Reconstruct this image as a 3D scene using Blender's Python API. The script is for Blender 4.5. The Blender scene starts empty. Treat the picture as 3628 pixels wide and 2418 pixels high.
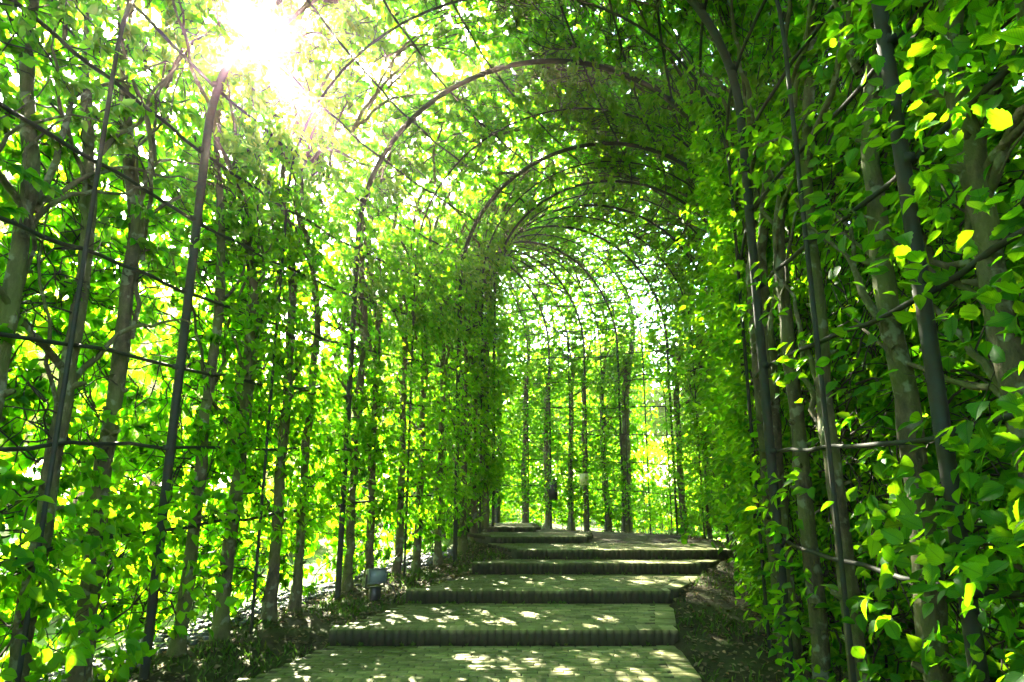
import bpy, math, random
import numpy as np
from mathutils import Vector, Matrix

scene = bpy.context.scene
COL = scene.collection
rng = np.random.default_rng(7)
random.seed(7)

# ------------------------------------------------------------------ camera, sky, sun, exposure
cam_d = bpy.data.cameras.new('camera')
cam = bpy.data.objects.new('camera', cam_d)
COL.objects.link(cam)
cam.location = (0, 0, 1.5)
PITCH = 12.67
cam.rotation_euler = (math.radians(90 + PITCH), 0, 0)
cam_d.lens = 22.18
cam_d.sensor_width = 36
cam_d.clip_start = 0.05
cam_d.clip_end = 3000
scene.camera = cam

SUN_EL, SUN_AZ = math.radians(34.5), math.radians(-24.7)
world = bpy.data.worlds.new('World')
scene.world = world
world.use_nodes = True
wn = world.node_tree
sky = wn.nodes.new('ShaderNodeTexSky')
sky.sky_type = 'NISHITA'
sky.sun_disc = False
sky.sun_elevation = SUN_EL
sky.sun_rotation = SUN_AZ
sky.dust_density = 0.8
wn.links.new(sky.outputs[0], wn.nodes['Background'].inputs[0])
wn.nodes['Background'].inputs[1].default_value = 0.15

sun_d = bpy.data.lights.new('sun', 'SUN')
sun_d.energy = 5.0
sun_d.angle = math.radians(0.55)
sun_d.color = (1.0, 0.92, 0.74)
sun = bpy.data.objects.new('sun', sun_d)
COL.objects.link(sun)
SD = Vector((math.sin(SUN_AZ) * math.cos(SUN_EL), math.cos(SUN_AZ) * math.cos(SUN_EL), math.sin(SUN_EL)))
sun.rotation_euler = SD.to_track_quat('Z', 'Y').to_euler()
sun.location = (-10, 20, 20)

vs = scene.view_settings
vs.view_transform = 'Standard'
vs.look = 'None'
vs.gamma = 1
vs.use_curve_mapping = False
vs.exposure = 4.42
cy = scene.cycles
cy.max_bounces = 10
cy.diffuse_bounces = 6
cy.transmission_bounces = 6
cy.sample_clamp_indirect = 6

# ------------------------------------------------------------------ materials
def mat(name):
    m = bpy.data.materials.new(name)
    m.use_nodes = True
    nt = m.node_tree
    nt.nodes.clear()
    out = nt.nodes.new('ShaderNodeOutputMaterial')
    return m, nt, out

def N(nt, t, **kw):
    n = nt.nodes.new(t)
    for k, v in kw.items():
        if k in ('inp',):
            for a, b in v.items():
                n.inputs[a].default_value = b
        else:
            setattr(n, k, v)
    return n

def ramp(nt, fac, stops):
    r = nt.nodes.new('ShaderNodeValToRGB')
    e = r.color_ramp.elements
    e[0].position, e[0].color = stops[0][0], (*stops[0][1], 1)
    e[1].position, e[1].color = stops[-1][0], (*stops[-1][1], 1)
    for p, c in stops[1:-1]:
        x = e.new(p); x.color = (*c, 1)
    nt.links.new(fac, r.inputs[0])
    return r

def mixc(nt, fac, a, b, blend='MIX'):
    m = nt.nodes.new('ShaderNodeMix')
    m.data_type = 'RGBA'; m.blend_type = blend
    for s, v in ((0, fac), (6, a), (7, b)):
        if hasattr(v, 'is_linked'):
            nt.links.new(v, m.inputs[s])
        else:
            m.inputs[s].default_value = v if s == 0 else (*v, 1)
    return m.outputs[2]

def leaf_material(name, dark, light, tr_a, tr_b, tmix=0.5, veins=True, rough=0.42):
    m, nt, out = mat(name)
    L = nt.links
    at = N(nt, 'ShaderNodeAttribute', attribute_name='tint')
    col = ramp(nt, at.outputs['Fac'], [(0, dark), (.93, light), (1, (light[0] * 2.0, light[1] * .9, light[2]))]).outputs[0]
    trc = ramp(nt, at.outputs['Fac'], [(0, tr_a), (1, tr_b)]).outputs[0]
    p = N(nt, 'ShaderNodeBsdfPrincipled')
    p.inputs['Roughness'].default_value = rough
    p.inputs['Specular IOR Level'].default_value = 0.16
    if veins:
        uv = N(nt, 'ShaderNodeUVMap')
        sx = N(nt, 'ShaderNodeSeparateXYZ'); L.new(uv.outputs[0], sx.inputs[0])
        a1 = N(nt, 'ShaderNodeMath', operation='SUBTRACT'); L.new(sx.outputs[0], a1.inputs[0]); a1.inputs[1].default_value = 0.5
        ab = N(nt, 'ShaderNodeMath', operation='ABSOLUTE'); L.new(a1.outputs[0], ab.inputs[0])
        k = N(nt, 'ShaderNodeMath', operation='MULTIPLY'); L.new(ab.outputs[0], k.inputs[0]); k.inputs[1].default_value = -0.75
        s = N(nt, 'ShaderNodeMath', operation='ADD'); L.new(sx.outputs[1], s.inputs[0]); L.new(k.outputs[0], s.inputs[1])
        f = N(nt, 'ShaderNodeMath', operation='MULTIPLY'); L.new(s.outputs[0], f.inputs[0]); f.inputs[1].default_value = 75.0
        sn = N(nt, 'ShaderNodeMath', operation='SINE'); L.new(f.outputs[0], sn.inputs[0])
        pw = N(nt, 'ShaderNodeMapRange'); L.new(sn.outputs[0], pw.inputs[0])
        pw.inputs[1].default_value = 0.6; pw.inputs[2].default_value = 1.0
        mr = N(nt, 'ShaderNodeMapRange'); L.new(ab.outputs[0], mr.inputs[0])
        mr.inputs[1].default_value = 0.05; mr.inputs[2].default_value = 0.0
        mx = N(nt, 'ShaderNodeMath', operation='MAXIMUM'); L.new(pw.outputs[0], mx.inputs[0]); L.new(mr.outputs[0], mx.inputs[1])
        vf = N(nt, 'ShaderNodeMath', operation='MULTIPLY'); L.new(mx.outputs[0], vf.inputs[0]); vf.inputs[1].default_value = 0.65
        trc = mixc(nt, vf.outputs[0], trc, tuple(x * 0.45 for x in tr_a))
        bp = N(nt, 'ShaderNodeBump'); bp.inputs['Strength'].default_value = 0.5; bp.inputs['Distance'].default_value = 0.003; bp.invert = True
        L.new(mx.outputs[0], bp.inputs['Height']); L.new(bp.outputs[0], p.inputs['Normal'])
    L.new(col, p.inputs['Base Color'])
    t = N(nt, 'ShaderNodeBsdfTranslucent'); L.new(trc, t.inputs[0])
    mx = N(nt, 'ShaderNodeMixShader'); mx.inputs[0].default_value = tmix
    L.new(p.outputs[0], mx.inputs[1]); L.new(t.outputs[0], mx.inputs[2]); L.new(mx.outputs[0], out.inputs[0])
    return m

M_LEAF = leaf_material('hornbeam_leaf', (0.010, 0.085, 0.005), (0.035, 0.17, 0.008), (0.12, 0.50, 0.003), (0.50, 0.82, 0.006), 0.6)
M_LEAF_FAR = leaf_material('hornbeam_leaf_small', (0.010, 0.085, 0.005), (0.035, 0.17, 0.008), (0.12, 0.50, 0.003), (0.50, 0.82, 0.006), 0.6, veins=False)
M_GRASS = leaf_material('grass_blade', (0.03, 0.07, 0.012), (0.07, 0.13, 0.02), (0.08, 0.2, 0.015), (0.16, 0.32, 0.02), 0.35, veins=False, rough=0.6)
M_LITTER = leaf_material('dry_leaf', (0.09, 0.06, 0.03), (0.22, 0.19, 0.09), (0.08, 0.06, 0.02), (0.15, 0.13, 0.04), 0.2, veins=False, rough=0.7)
M_TREE = leaf_material('park_tree_leaf', (0.03, 0.10, 0.006), (0.07, 0.17, 0.01), (0.30, 0.55, 0.004), (0.55, 0.78, 0.01), 0.6, veins=False, rough=0.6)

def bark_material():
    m, nt, out = mat('hornbeam_bark')
    L = nt.links
    g = N(nt, 'ShaderNodeNewGeometry')
    mp = N(nt, 'ShaderNodeMapping'); L.new(g.outputs['Position'], mp.inputs[0]); mp.inputs['Scale'].default_value = (1, 1, 0.45)
    n1 = N(nt, 'ShaderNodeTexNoise', inp={'Scale': 26.0, 'Detail': 6.0, 'Roughness': 0.65}); L.new(mp.outputs[0], n1.inputs[0])
    n2 = N(nt, 'ShaderNodeTexNoise', inp={'Scale': 11.0, 'Detail': 3.0, 'Roughness': 0.5}); L.new(g.outputs['Position'], n2.inputs[0])
    n3 = N(nt, 'ShaderNodeTexNoise', inp={'Scale': 2.2, 'Detail': 2.0}); L.new(g.outputs['Position'], n3.inputs[0])
    base = ramp(nt, n1.outputs[0], [(0.3, (0.022, 0.016, 0.007)), (0.55, (0.078, 0.060, 0.028)), (0.75, (0.15, 0.12, 0.06))]).outputs[0]
    moss = mixc(nt, ramp(nt, n3.outputs[0], [(0.42, (0, 0, 0)), (0.65, (0.75, 0.75, 0.75))]).outputs[0], base, (0.085, 0.11, 0.012))
    v = N(nt, 'ShaderNodeTexVoronoi', inp={'Scale': 16.0}); L.new(n2.outputs['Color'], v.inputs[0])
    lich = ramp(nt, n2.outputs[0], [(0.58, (0, 0, 0)), (0.64, (0.55, 0.55, 0.55))]).outputs[0]
    c = mixc(nt, lich, moss, (0.22, 0.24, 0.15))
    p = N(nt, 'ShaderNodeBsdfPrincipled'); p.inputs['Roughness'].default_value = 0.85
    L.new(c, p.inputs['Base Color'])
    b = N(nt, 'ShaderNodeBump', inp={'Strength': 1.0, 'Distance': 0.018}); L.new(n1.outputs[0], b.inputs['Height']); L.new(b.outputs[0], p.inputs['Normal'])
    L.new(p.outputs[0], out.inputs[0])
    return m
M_BARK = bark_material()

def simple(name, c1, c2, rough, scale, bump=0.3, metal=0.0, dist=0.005, spec=0.5):
    m, nt, out = mat(name)
    L = nt.links
    g = N(nt, 'ShaderNodeNewGeometry')
    n1 = N(nt, 'ShaderNodeTexNoise', inp={'Scale': scale, 'Detail': 5.0, 'Roughness': 0.6}); L.new(g.outputs['Position'], n1.inputs[0])
    c = ramp(nt, n1.outputs[0], [(0.35, c1), (0.68, c2)]).outputs[0]
    p = N(nt, 'ShaderNodeBsdfPrincipled'); p.inputs['Roughness'].default_value = rough; p.inputs['Metallic'].default_value = metal
    p.inputs['Specular IOR Level'].default_value = spec
    L.new(c, p.inputs['Base Color'])
    b = N(nt, 'ShaderNodeBump', inp={'Strength': bump, 'Distance': dist}); L.new(n1.outputs[0], b.inputs['Height']); L.new(b.outputs[0], p.inputs['Normal'])
    L.new(p.outputs[0], out.inputs[0])
    return m
M_TWIG = simple('twig_bark', (0.016, 0.012, 0.006), (0.045, 0.034, 0.018), 0.8, 30)
M_STEEL = simple('painted_steel', (0.026, 0.022, 0.012), (0.020, 0.032, 0.024), 0.7, 11, 0.25, spec=.25)
M_GREY = simple('grey_plastic', (0.07, 0.085, 0.08), (0.12, 0.14, 0.13), 0.45, 9, 0.1)
M_DARK = simple('dark_metal', (0.012, 0.012, 0.012), (0.03, 0.03, 0.03), 0.5, 9, 0.2)
M_PLATE = simple('pale_plate', (0.42, 0.42, 0.12), (0.55, 0.55, 0.2), 0.5, 12, 0.1)
M_PEBBLE = simple('pebble_stone', (0.03, 0.032, 0.036), (0.12, 0.125, 0.14), 0.7, 25)
M_GRAVEL = simple('pale_gravel', (0.42, 0.40, 0.32), (0.62, 0.60, 0.50), 0.9, 40, 0.5)
M_MORTAR = simple('mortar', (0.018, 0.020, 0.010), (0.045, 0.045, 0.022), 0.95, 30, 0.6)

def lens_mat():
    m, nt, out = mat('lamp_glass')
    p = N(nt, 'ShaderNodeBsdfPrincipled'); p.inputs['Base Color'].default_value = (0.17, 0.21, 0.20, 1)
    p.inputs['Roughness'].default_value = 0.25
    nt.links.new(p.outputs[0], out.inputs[0])
    return m
M_LENS = lens_mat()

def brick_material():
    m, nt, out = mat('paver_brick')
    L = nt.links
    g = N(nt, 'ShaderNodeNewGeometry')
    oi = N(nt, 'ShaderNodeObjectInfo')
    n1 = N(nt, 'ShaderNodeTexNoise', inp={'Scale': 45.0, 'Detail': 6.0, 'Roughness': 0.7}); L.new(g.outputs['Position'], n1.inputs[0])
    n2 = N(nt, 'ShaderNodeTexNoise', inp={'Scale': 1.3, 'Detail': 4.0, 'Roughness': 0.6}); L.new(g.outputs['Position'], n2.inputs[0])
    base = ramp(nt, oi.outputs['Random'], [(0, (0.16, 0.175, 0.04)), (0.35, (0.26, 0.28, 0.075)), (0.7, (0.32, 0.325, 0.10)), (1, (0.43, 0.40, 0.16))]).outputs[0]
    c = mixc(nt, 0.55, base, ramp(nt, n1.outputs[0], [(0.3, (0.25, 0.25, 0.2)), (0.7, (1, 1, 1))]).outputs[0], 'MULTIPLY')
    sx = N(nt, 'ShaderNodeSeparateXYZ'); L.new(g.outputs['Position'], sx.inputs[0])
    # moss creeps in from the planted left side of the path: distance from the path's left edge line
    yy = N(nt, 'ShaderNodeMath', operation='MULTIPLY_ADD'); L.new(sx.outputs[1], yy.inputs[0]); yy.inputs[1].default_value = -0.42; yy.inputs[2].default_value = 4.25
    d = N(nt, 'ShaderNodeMath', operation='ADD'); L.new(sx.outputs[0], d.inputs[0]); L.new(yy.outputs[0], d.inputs[1])
    mr = N(nt, 'ShaderNodeMapRange'); L.new(d.outputs[0], mr.inputs[0])
    mr.inputs[1].default_value = -0.3; mr.inputs[2].default_value = 1.1; mr.inputs[3].default_value = 0.42; mr.inputs[4].default_value = 0.0
    ad = N(nt, 'ShaderNodeMath', operation='ADD'); L.new(n2.outputs[0], ad.inputs[0]); L.new(mr.outputs[0], ad.inputs[1])
    st_ = N(nt, 'ShaderNodeTexNoise', inp={'Scale': 3.2, 'Detail': 5.0, 'Roughness': 0.65}); L.new(g.outputs['Position'], st_.inputs[0])
    c = mixc(nt, 0.8, c, ramp(nt, st_.outputs[0], [(0.35, (0.5, 0.5, 0.42)), (0.6, (1, 1, 1))]).outputs[0], 'MULTIPLY')
    mf = ramp(nt, ad.outputs[0], [(0.56, (0, 0, 0)), (0.72, (0.9, 0.9, 0.9))]).outputs[0]
    mossc = ramp(nt, n1.outputs[0], [(0.3, (0.03, 0.05, 0.006)), (0.7, (0.11, 0.12, 0.015))]).outputs[0]
    c = mixc(nt, mf, c, mossc)
    # upright faces coloured nearly black: the shade on the risers painted into the brick
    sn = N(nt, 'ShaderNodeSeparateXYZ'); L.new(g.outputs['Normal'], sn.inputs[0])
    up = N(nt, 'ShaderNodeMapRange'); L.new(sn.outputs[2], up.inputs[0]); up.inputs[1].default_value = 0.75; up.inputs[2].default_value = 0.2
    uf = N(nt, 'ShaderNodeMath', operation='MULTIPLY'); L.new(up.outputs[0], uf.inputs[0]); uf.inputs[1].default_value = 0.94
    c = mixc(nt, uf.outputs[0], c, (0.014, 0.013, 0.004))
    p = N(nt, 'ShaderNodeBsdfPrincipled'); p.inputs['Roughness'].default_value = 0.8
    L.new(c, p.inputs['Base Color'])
    b = N(nt, 'ShaderNodeBump', inp={'Strength': 0.5, 'Distance': 0.006}); L.new(n1.outputs[0], b.inputs['Height']); L.new(b.outputs[0], p.inputs['Normal'])
    L.new(p.outputs[0], out.inputs[0])
    return m
M_BRICK = brick_material()

def ground_material():
    m, nt, out = mat('ground_soil_and_lawn')
    L = nt.links
    g = N(nt, 'ShaderNodeNewGeometry')
    at = N(nt, 'ShaderNodeAttribute', attribute_name='soil')
    n1 = N(nt, 'ShaderNodeTexNoise', inp={'Scale': 18.0, 'Detail': 8.0, 'Roughness': 0.7}); L.new(g.outputs['Position'], n1.inputs[0])
    n2 = N(nt, 'ShaderNodeTexNoise', inp={'Scale': 2.5, 'Detail': 4.0}); L.new(g.outputs['Position'], n2.inputs[0])
    n3 = N(nt, 'ShaderNodeTexNoise', inp={'Scale': 90.0, 'Detail': 4.0}); L.new(g.outputs['Position'], n3.inputs[0])
    soil = ramp(nt, n1.outputs[0], [(0.3, (0.014, 0.012, 0.005)), (0.55, (0.030, 0.026, 0.010)), (0.75, (0.065, 0.056, 0.024))]).outputs[0]
    soil = mixc(nt, ramp(nt, n2.outputs[0], [(0.42, (0, 0, 0)), (0.65, (0.8, 0.8, 0.8))]).outputs[0], soil, (0.035, 0.055, 0.008))
    lawn = ramp(nt, n3.outputs[0], [(0.3, (0.06, 0.12, 0.012)), (0.7, (0.15, 0.22, 0.03))]).outputs[0]
    c = mixc(nt, at.outputs['Fac'], lawn, soil)
    p = N(nt, 'ShaderNodeBsdfPrincipled'); p.inputs['Roughness'].default_value = 0.95
    p.inputs['Specular IOR Level'].default_value = 0.2
    L.new(c, p.inputs['Base Color'])
    b = N(nt, 'ShaderNodeBump', inp={'Strength': 0.9, 'Distance': 0.03}); L.new(n1.outputs[0], b.inputs['Height']); L.new(b.outputs[0], p.inputs['Normal'])
    L.new(p.outputs[0], out.inputs[0])
    return m
M_GROUND = ground_material()

# ------------------------------------------------------------------ mesh helpers
def mesh_np(name, V, F, m, tint=None, uv=None, extra=None):
    """V (n,3); F (k,q) faces of one size; tint per face (k,), uv (k*q,2)"""
    me = bpy.data.meshes.new(name)
    n, (k, q) = len(V), F.shape
    me.vertices.add(n); me.vertices.foreach_set('co', np.ascontiguousarray(V, dtype=np.float32).ravel())
    me.loops.add(k * q); me.loops.foreach_set('vertex_index', np.ascontiguousarray(F, dtype=np.int32).ravel())
    me.polygons.add(k); me.polygons.foreach_set('loop_start', np.arange(0, k * q, q, dtype=np.int32))
    me.update(calc_edges=True)
    if tint is not None:
        a = me.attributes.new('tint', 'FLOAT', 'FACE'); a.data.foreach_set('value', np.asarray(tint, dtype=np.float32))
    if extra is not None:
        for nm, vals in extra.items():
            a = me.attributes.new(nm, 'FLOAT', 'POINT'); a.data.foreach_set('value', np.asarray(vals, dtype=np.float32))
    if uv is not None:
        u = me.uv_layers.new(name='UVMap'); u.data.foreach_set('uv', np.asarray(uv, dtype=np.float32).ravel())
    me.materials.append(m)
    return me

def link(name, data, parent=None, **props):
    o = bpy.data.objects.new(name, data)
    COL.objects.link(o)
    if parent: o.parent = parent
    for k, v in props.items(): o[k] = v
    return o

def empty(name, loc, label, category, group=None):
    o = bpy.data.objects.new(name, None)
    COL.objects.link(o)
    o.location = loc
    o.empty_display_size = 0.1
    o['label'] = label; o['category'] = category
    if group: o['group'] = group
    return o

def put(name, me, root, **props):
    """a part whose mesh is in world coordinates, under a root with a location"""
    o = link(name, me, root, **props)
    o.matrix_parent_inverse = Matrix.Translation(-Vector(root.location))
    return o

def unit(a):
    return a / np.maximum(np.linalg.norm(a, axis=-1, keepdims=True), 1e-9)

def tubes(P, R, sides, ref=(0.31, 0.22, 0.93), cap=False):
    """P (n,s,3) R (n,s) -> V, F(quads)"""
    P = np.asarray(P, float); R = np.asarray(R, float)
    n, s, _ = P.shape
    T = unit(np.gradient(P, axis=1))
    ref = np.broadcast_to(np.asarray(ref, float), T.shape)
    U = unit(np.cross(T, ref)); W = np.cross(T, U)
    a = np.arange(sides) * 2 * np.pi / sides
    V = P[:, :, None] + R[:, :, None, None] * (np.cos(a)[None, None, :, None] * U[:, :, None] + np.sin(a)[None, None, :, None] * W[:, :, None])
    idx = np.arange(n * s * sides).reshape(n, s, sides)
    A = idx[:, :-1]; B = idx[:, 1:]
    F = np.stack([A, np.roll(A, -1, 2), np.roll(B, -1, 2), B], -1).reshape(-1, 4)
    V = V.reshape(-1, 3)
    if cap:
        e = idx[:, -1]; c0 = len(V)
        V = np.vstack([V, P[:, -1]])
        C = (c0 + np.arange(n))[:, None].repeat(sides, 1)
        h = sides // 2
        F = np.vstack([F, np.stack([e[:, 0::2], np.roll(e, -1, 1)[:, 0::2], np.roll(e, -2, 1)[:, 0::2], C[:, 0::2]], -1).reshape(-1, 4)])
    return V, F

def box(cx, cy, cz, sx, sy, sz, bev=0.0):
    """bevelled-top box as V,F (quads)"""
    b = bev
    V = []
    for z, i in ((-sz / 2, 0), (sz / 2 - b, 0), (sz / 2, b)):
        for x, y in ((-1, -1), (1, -1), (1, 1), (-1, 1)):
            V.append((cx + x * (sx / 2 - i), cy + y * (sy / 2 - i), cz + z))
    F = []
    for l in (0, 4):
        for k in range(4):
            F.append((l + k, l + (k + 1) % 4, l + 4 + (k + 1) % 4, l + 4 + k))
    F.append((8, 9, 10, 11)); F.append((3, 2, 1, 0))
    return np.array(V), np.array(F)

def join(parts):
    V, F, o = [], [], 0
    for v, f in parts:
        V.append(v); F.append(f + o); o += len(v)
    return np.vstack(V), np.vstack(F)

# ------------------------------------------------------------------ tunnel geometry
HS = 4.72                                            # height where the hoops start to bend
ST_U = np.array([-6, -5, -4, -3, -2, -1, 0, 1, 2, 3, 4, 5, 6, 7, 8, 9, 10, 11], float)
ST_L = np.array([(-3.0, -13.1), (-3.05, -10.4), (-3.1, -7.7), (-3.1, -5), (-3.1, -2.3), (-3.1, .4), (-3.05, 3.1), (-2.89, 5.41), (-2.13, 8.2), (-.93, 10.8), (-.35, 12.1), (-.5, 12.9),
                 (-.95, 13.5), (-1.25, 13.85), (-1.5, 14.0), (-1.8, 14.1), (-2.6, 14.0), (-3.8, 13.7)])
ST_R = np.array([(2.1, -13.1), (2.05, -10.4), (2.0, -7.7), (2.0, -5), (2.0, -2.3), (2.0, .4), (2.0, 2.95), (2.06, 5.1), (2.8, 7.5), (3.75, 9.8), (4.35, 11.6), (4.35, 13.3),
                 (3.75, 14.9), (2.75, 16.1), (1.95, 16.7), (1.02, 17.1), (-.4, 17.9), (-3.0, 18.4)])

def _dense(st):
    uu = np.linspace(-6, 11, 681)
    m = np.gradient(st, axis=0)
    i = np.clip(np.floor(uu + 6).astype(int), 0, len(st) - 2)
    t = (uu + 6 - i)[:, None]
    out = (2 * t**3 - 3 * t**2 + 1) * st[i] + (t**3 - 2 * t**2 + t) * m[i] + (-2 * t**3 + 3 * t**2) * st[i + 1] + (t**3 - t**2) * m[i + 1]
    return uu, out
DU, DL = _dense(ST_L)
_, DR = _dense(ST_R)
def foot(u, side):
    D = DL if side < 0 else DR
    return np.stack([np.interp(u, DU, D[:, 0]), np.interp(u, DU, D[:, 1])], -1)

PY = np.array([3.0, 5.22, 6.46, 7.82, 9.2, 9.72, 10.8, 12.0, 14.0])
PXL = np.array([-2.9, -2.15, -1.74, -1.24, -.55, .07, -.15, -.6, -2.2])
PXR = np.array([1.40, 1.47, 1.56, 1.86, 2.65, 3.2, 3.25, 2.7, 1.6])
STEP_Y = [5.22, 6.46, 7.82, 9.2, 9.72, 10.8, 11.9]
STEP_Z = [0.0, 0.135, 0.271, 0.413, 0.539, 0.638, 0.715]

def smooth(x):
    x = np.clip(x, 0, 1); return x * x * (3 - 2 * x)

def gz(x, y):
    x = np.asarray(x, float); y = np.asarray(y, float)
    base = np.interp(y, [-50, 5.5, 8, 10.8, 12.5, 17, 30, 80], [0, 0, .10, .25, .33, .34, .2, 0])
    side = np.clip(x - 1.0, 0, 3.2) * -.08 * smooth((y - 12.5) / 2.5)
    base = base + side
    base = base + np.where(x > 0, 0.12 * smooth((y - 7) / 3) * smooth((14 - y) / 2) * smooth((4.5 - x) / 1.5), 0)
    rp = np.interp(y, [3, 5.2, 6.44, 7.8, 9.18, 9.7, 10.78, 11.85, 13.5, 15.5], [-.17, -.16, -.04, .095, .23, .37, .50, .585, .52, .36])
    xl = np.interp(y, PY, PXL); xr = np.interp(y, PY, PXR)
    rs = np.interp(y, [3, 5.2, 6.44, 7.8, 9.18, 9.7, 10.78, 11.85, 13.5, 15.5], [-.13, -.05, .05, .17, .31, .44, .53, .585, .52, .36])
    rp = np.where(x > xr - .02, rs, rp)
    dist = np.maximum(np.maximum(xl - x, x - xr), 0)
    w = smooth(1 - (dist - 0.05) / np.where(x > xr, 1.5, .75)) * smooth((y - 2) / 1.5) * smooth((15.6 - y) / 1.5)
    z = base * (1 - w) + rp * w
    z = z + smooth((-x - 4.2) / 2.0) * smooth((y + 20) / 5) * -0.22 * (1 - smooth((np.abs(y) - 50) / 30))
    lump = 0.018 * np.sin(x * 3.1 + y * 1.7) * np.sin(y * 2.9 - x * 1.1) + 0.010 * np.sin(x * 9.1 + 1.3) * np.sin(y * 8.3)
    return z + lump * (1 - w * 0.8)

def gfoot(u, side):
    p = foot(u, side); return gz(p[..., 0], p[..., 1])

def surf(u, b, c, side):
    """point on the tunnel skin: station u, length b measured up from the foot of that side, offset c outwards"""
    u, b, c = np.broadcast_arrays(np.asarray(u, float), np.asarray(b, float), np.asarray(c, float))
    Lp, Rp = foot(u, -1), foot(u, 1)
    C = (Lp + Rp) / 2; h = np.linalg.norm(Rp - Lp, axis=-1) / 2
    e = (Rp - Lp) / (2 * h[..., None])
    e3 = np.concatenate([e, np.zeros_like(e[..., :1])], -1) * side
    ang = np.maximum(b - HS, 0) / h
    g = gfoot(u, side)
    g2 = gfoot(u, -side)
    frac = np.clip(ang / np.pi, 0, 1)
    g0 = g * (1 - frac) + g2 * frac
    zz = g0 + np.where(b < HS, b, HS + (h + c) * np.sin(ang))
    P = np.empty(u.shape + (3,))
    P[..., :2] = C + e * side * ((h + c) * np.cos(ang))[..., None]
    P[..., 2] = zz
    nrm = e3 * np.cos(ang)[..., None] + np.array([0, 0, 1.0]) * np.sin(ang)[..., None]
    return P, nrm

def u_rate(u, side, b=1.0):
    p0, _ = surf(u - .05, b, 0.1, side); p1, _ = surf(u + .05, b, 0.1, side)
    return np.linalg.norm(p1 - p0, axis=-1) / 0.1            # metres per unit of u

cp, sp = math.cos(math.radians(PITCH)), math.sin(math.radians(PITCH))
def in_view(P, margin=1.05):
    z = P[..., 2] - 1.5
    f = P[..., 1] * cp + z * sp
    up = -P[..., 1] * sp + z * cp
    return (f > 0.3) & (np.abs(P[..., 0]) < f * 0.8114 * margin) & (np.abs(up) < f * 0.5407 * margin)

# ------------------------------------------------------------------ ground sheet
def axis_pts(a, b, st, far):
    core = np.arange(a, b, st); out, x, s = [], b, st
    while x < far: out.append(x); s *= 1.25; x += s
    out.append(far)
    o2, x, s = [], a - st, st
    while x > -far: o2.append(x); s *= 1.25; x -= s
    o2.append(-far)
    return np.array(o2[::-1] + list(core) + out)
gx = axis_pts(-6, 6, .11, 1200); gy = axis_pts(-4, 20, .11, 1200)
GX, GY = np.meshgrid(gx, gy)
GZ = gz(GX, GY)
ids = np.arange(GX.size).reshape(GX.shape)
F = np.stack([ids[:-1, :-1], ids[:-1, 1:], ids[1:, 1:], ids[1:, :-1]], -1).reshape(-1, 4)
cl = (foot(DU, -1) + foot(DU, 1)) / 2
near = np.full(GX.shape, 99.0)
for q in cl[::12]:
    near = np.minimum(near, np.hypot(GX - q[0], GY - q[1]))
soil = smooth((3.25 - near) / 0.5)
link('ground', mesh_np('ground', np.stack([GX, GY, GZ], -1).reshape(-1, 3), F, M_GROUND, extra={'soil': soil.ravel()}), kind='structure')

# pale walk outside the left wall
ys = np.arange(-20, 60, 1.0); xs = np.array([-12.5, -11, -9.5, -8, -6.8])
WX, WY = np.meshgrid(xs, ys)
WX = WX + 0.4 * np.sin(WY * .15)
WZ = np.full(WX.shape, 0.0)
# stay above the lawn everywhere
WZ = gz(WX, WY) + 0.05
ids = np.arange(WX.size).reshape(WX.shape)
F = np.stack([ids[:-1, :-1], ids[:-1, 1:], ids[1:, 1:], ids[1:, :-1]], -1).reshape(-1, 4)
link('path_beside_lawn', mesh_np('path_beside_lawn', np.stack([WX, WY, WZ], -1).reshape(-1, 3), F, M_GRAVEL), kind='structure')

# ------------------------------------------------------------------ brick steps
bv, bf = box(0, 0, 0, 0.205, 0.066, 0.06, 0.006)
ME_B = []
for k in range(4):
    v = bv.copy(); v[8:, 2] += rng.uniform(-.0025, .0025, 4); v[:, :2] += rng.uniform(-.0015, .0015, (12, 2))
    ME_B.append(mesh_np('brick', v, bf, M_BRICK))
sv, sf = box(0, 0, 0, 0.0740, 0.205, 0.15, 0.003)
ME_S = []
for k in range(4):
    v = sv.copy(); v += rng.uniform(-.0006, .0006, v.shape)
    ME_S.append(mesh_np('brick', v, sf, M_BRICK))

def xl_at(y): return float(np.interp(y, PY, PXL))
def xr_at(y): return float(np.interp(y, PY, PXR))

STEP_LABELS = [
    'lowest brick landing with sun spots at the bottom edge of the picture',
    'first wide brick step above the lowest landing, mossy at its left end',
    'second brick step up the path, sprinkled with round sun spots',
    'third brick step up, with a shallow tread and its right end in sunlight',
    'fourth brick step up, reaching furthest right towards the dark hedge',
    'fifth brick step, short and pale, curving left before the far hedge',
    'topmost short brick step half hidden by leaves at the end of the path',
]
def put_brick(me, root, x, y, z, rz, store):
    store.append((me, x, y, z, rz))

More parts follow.
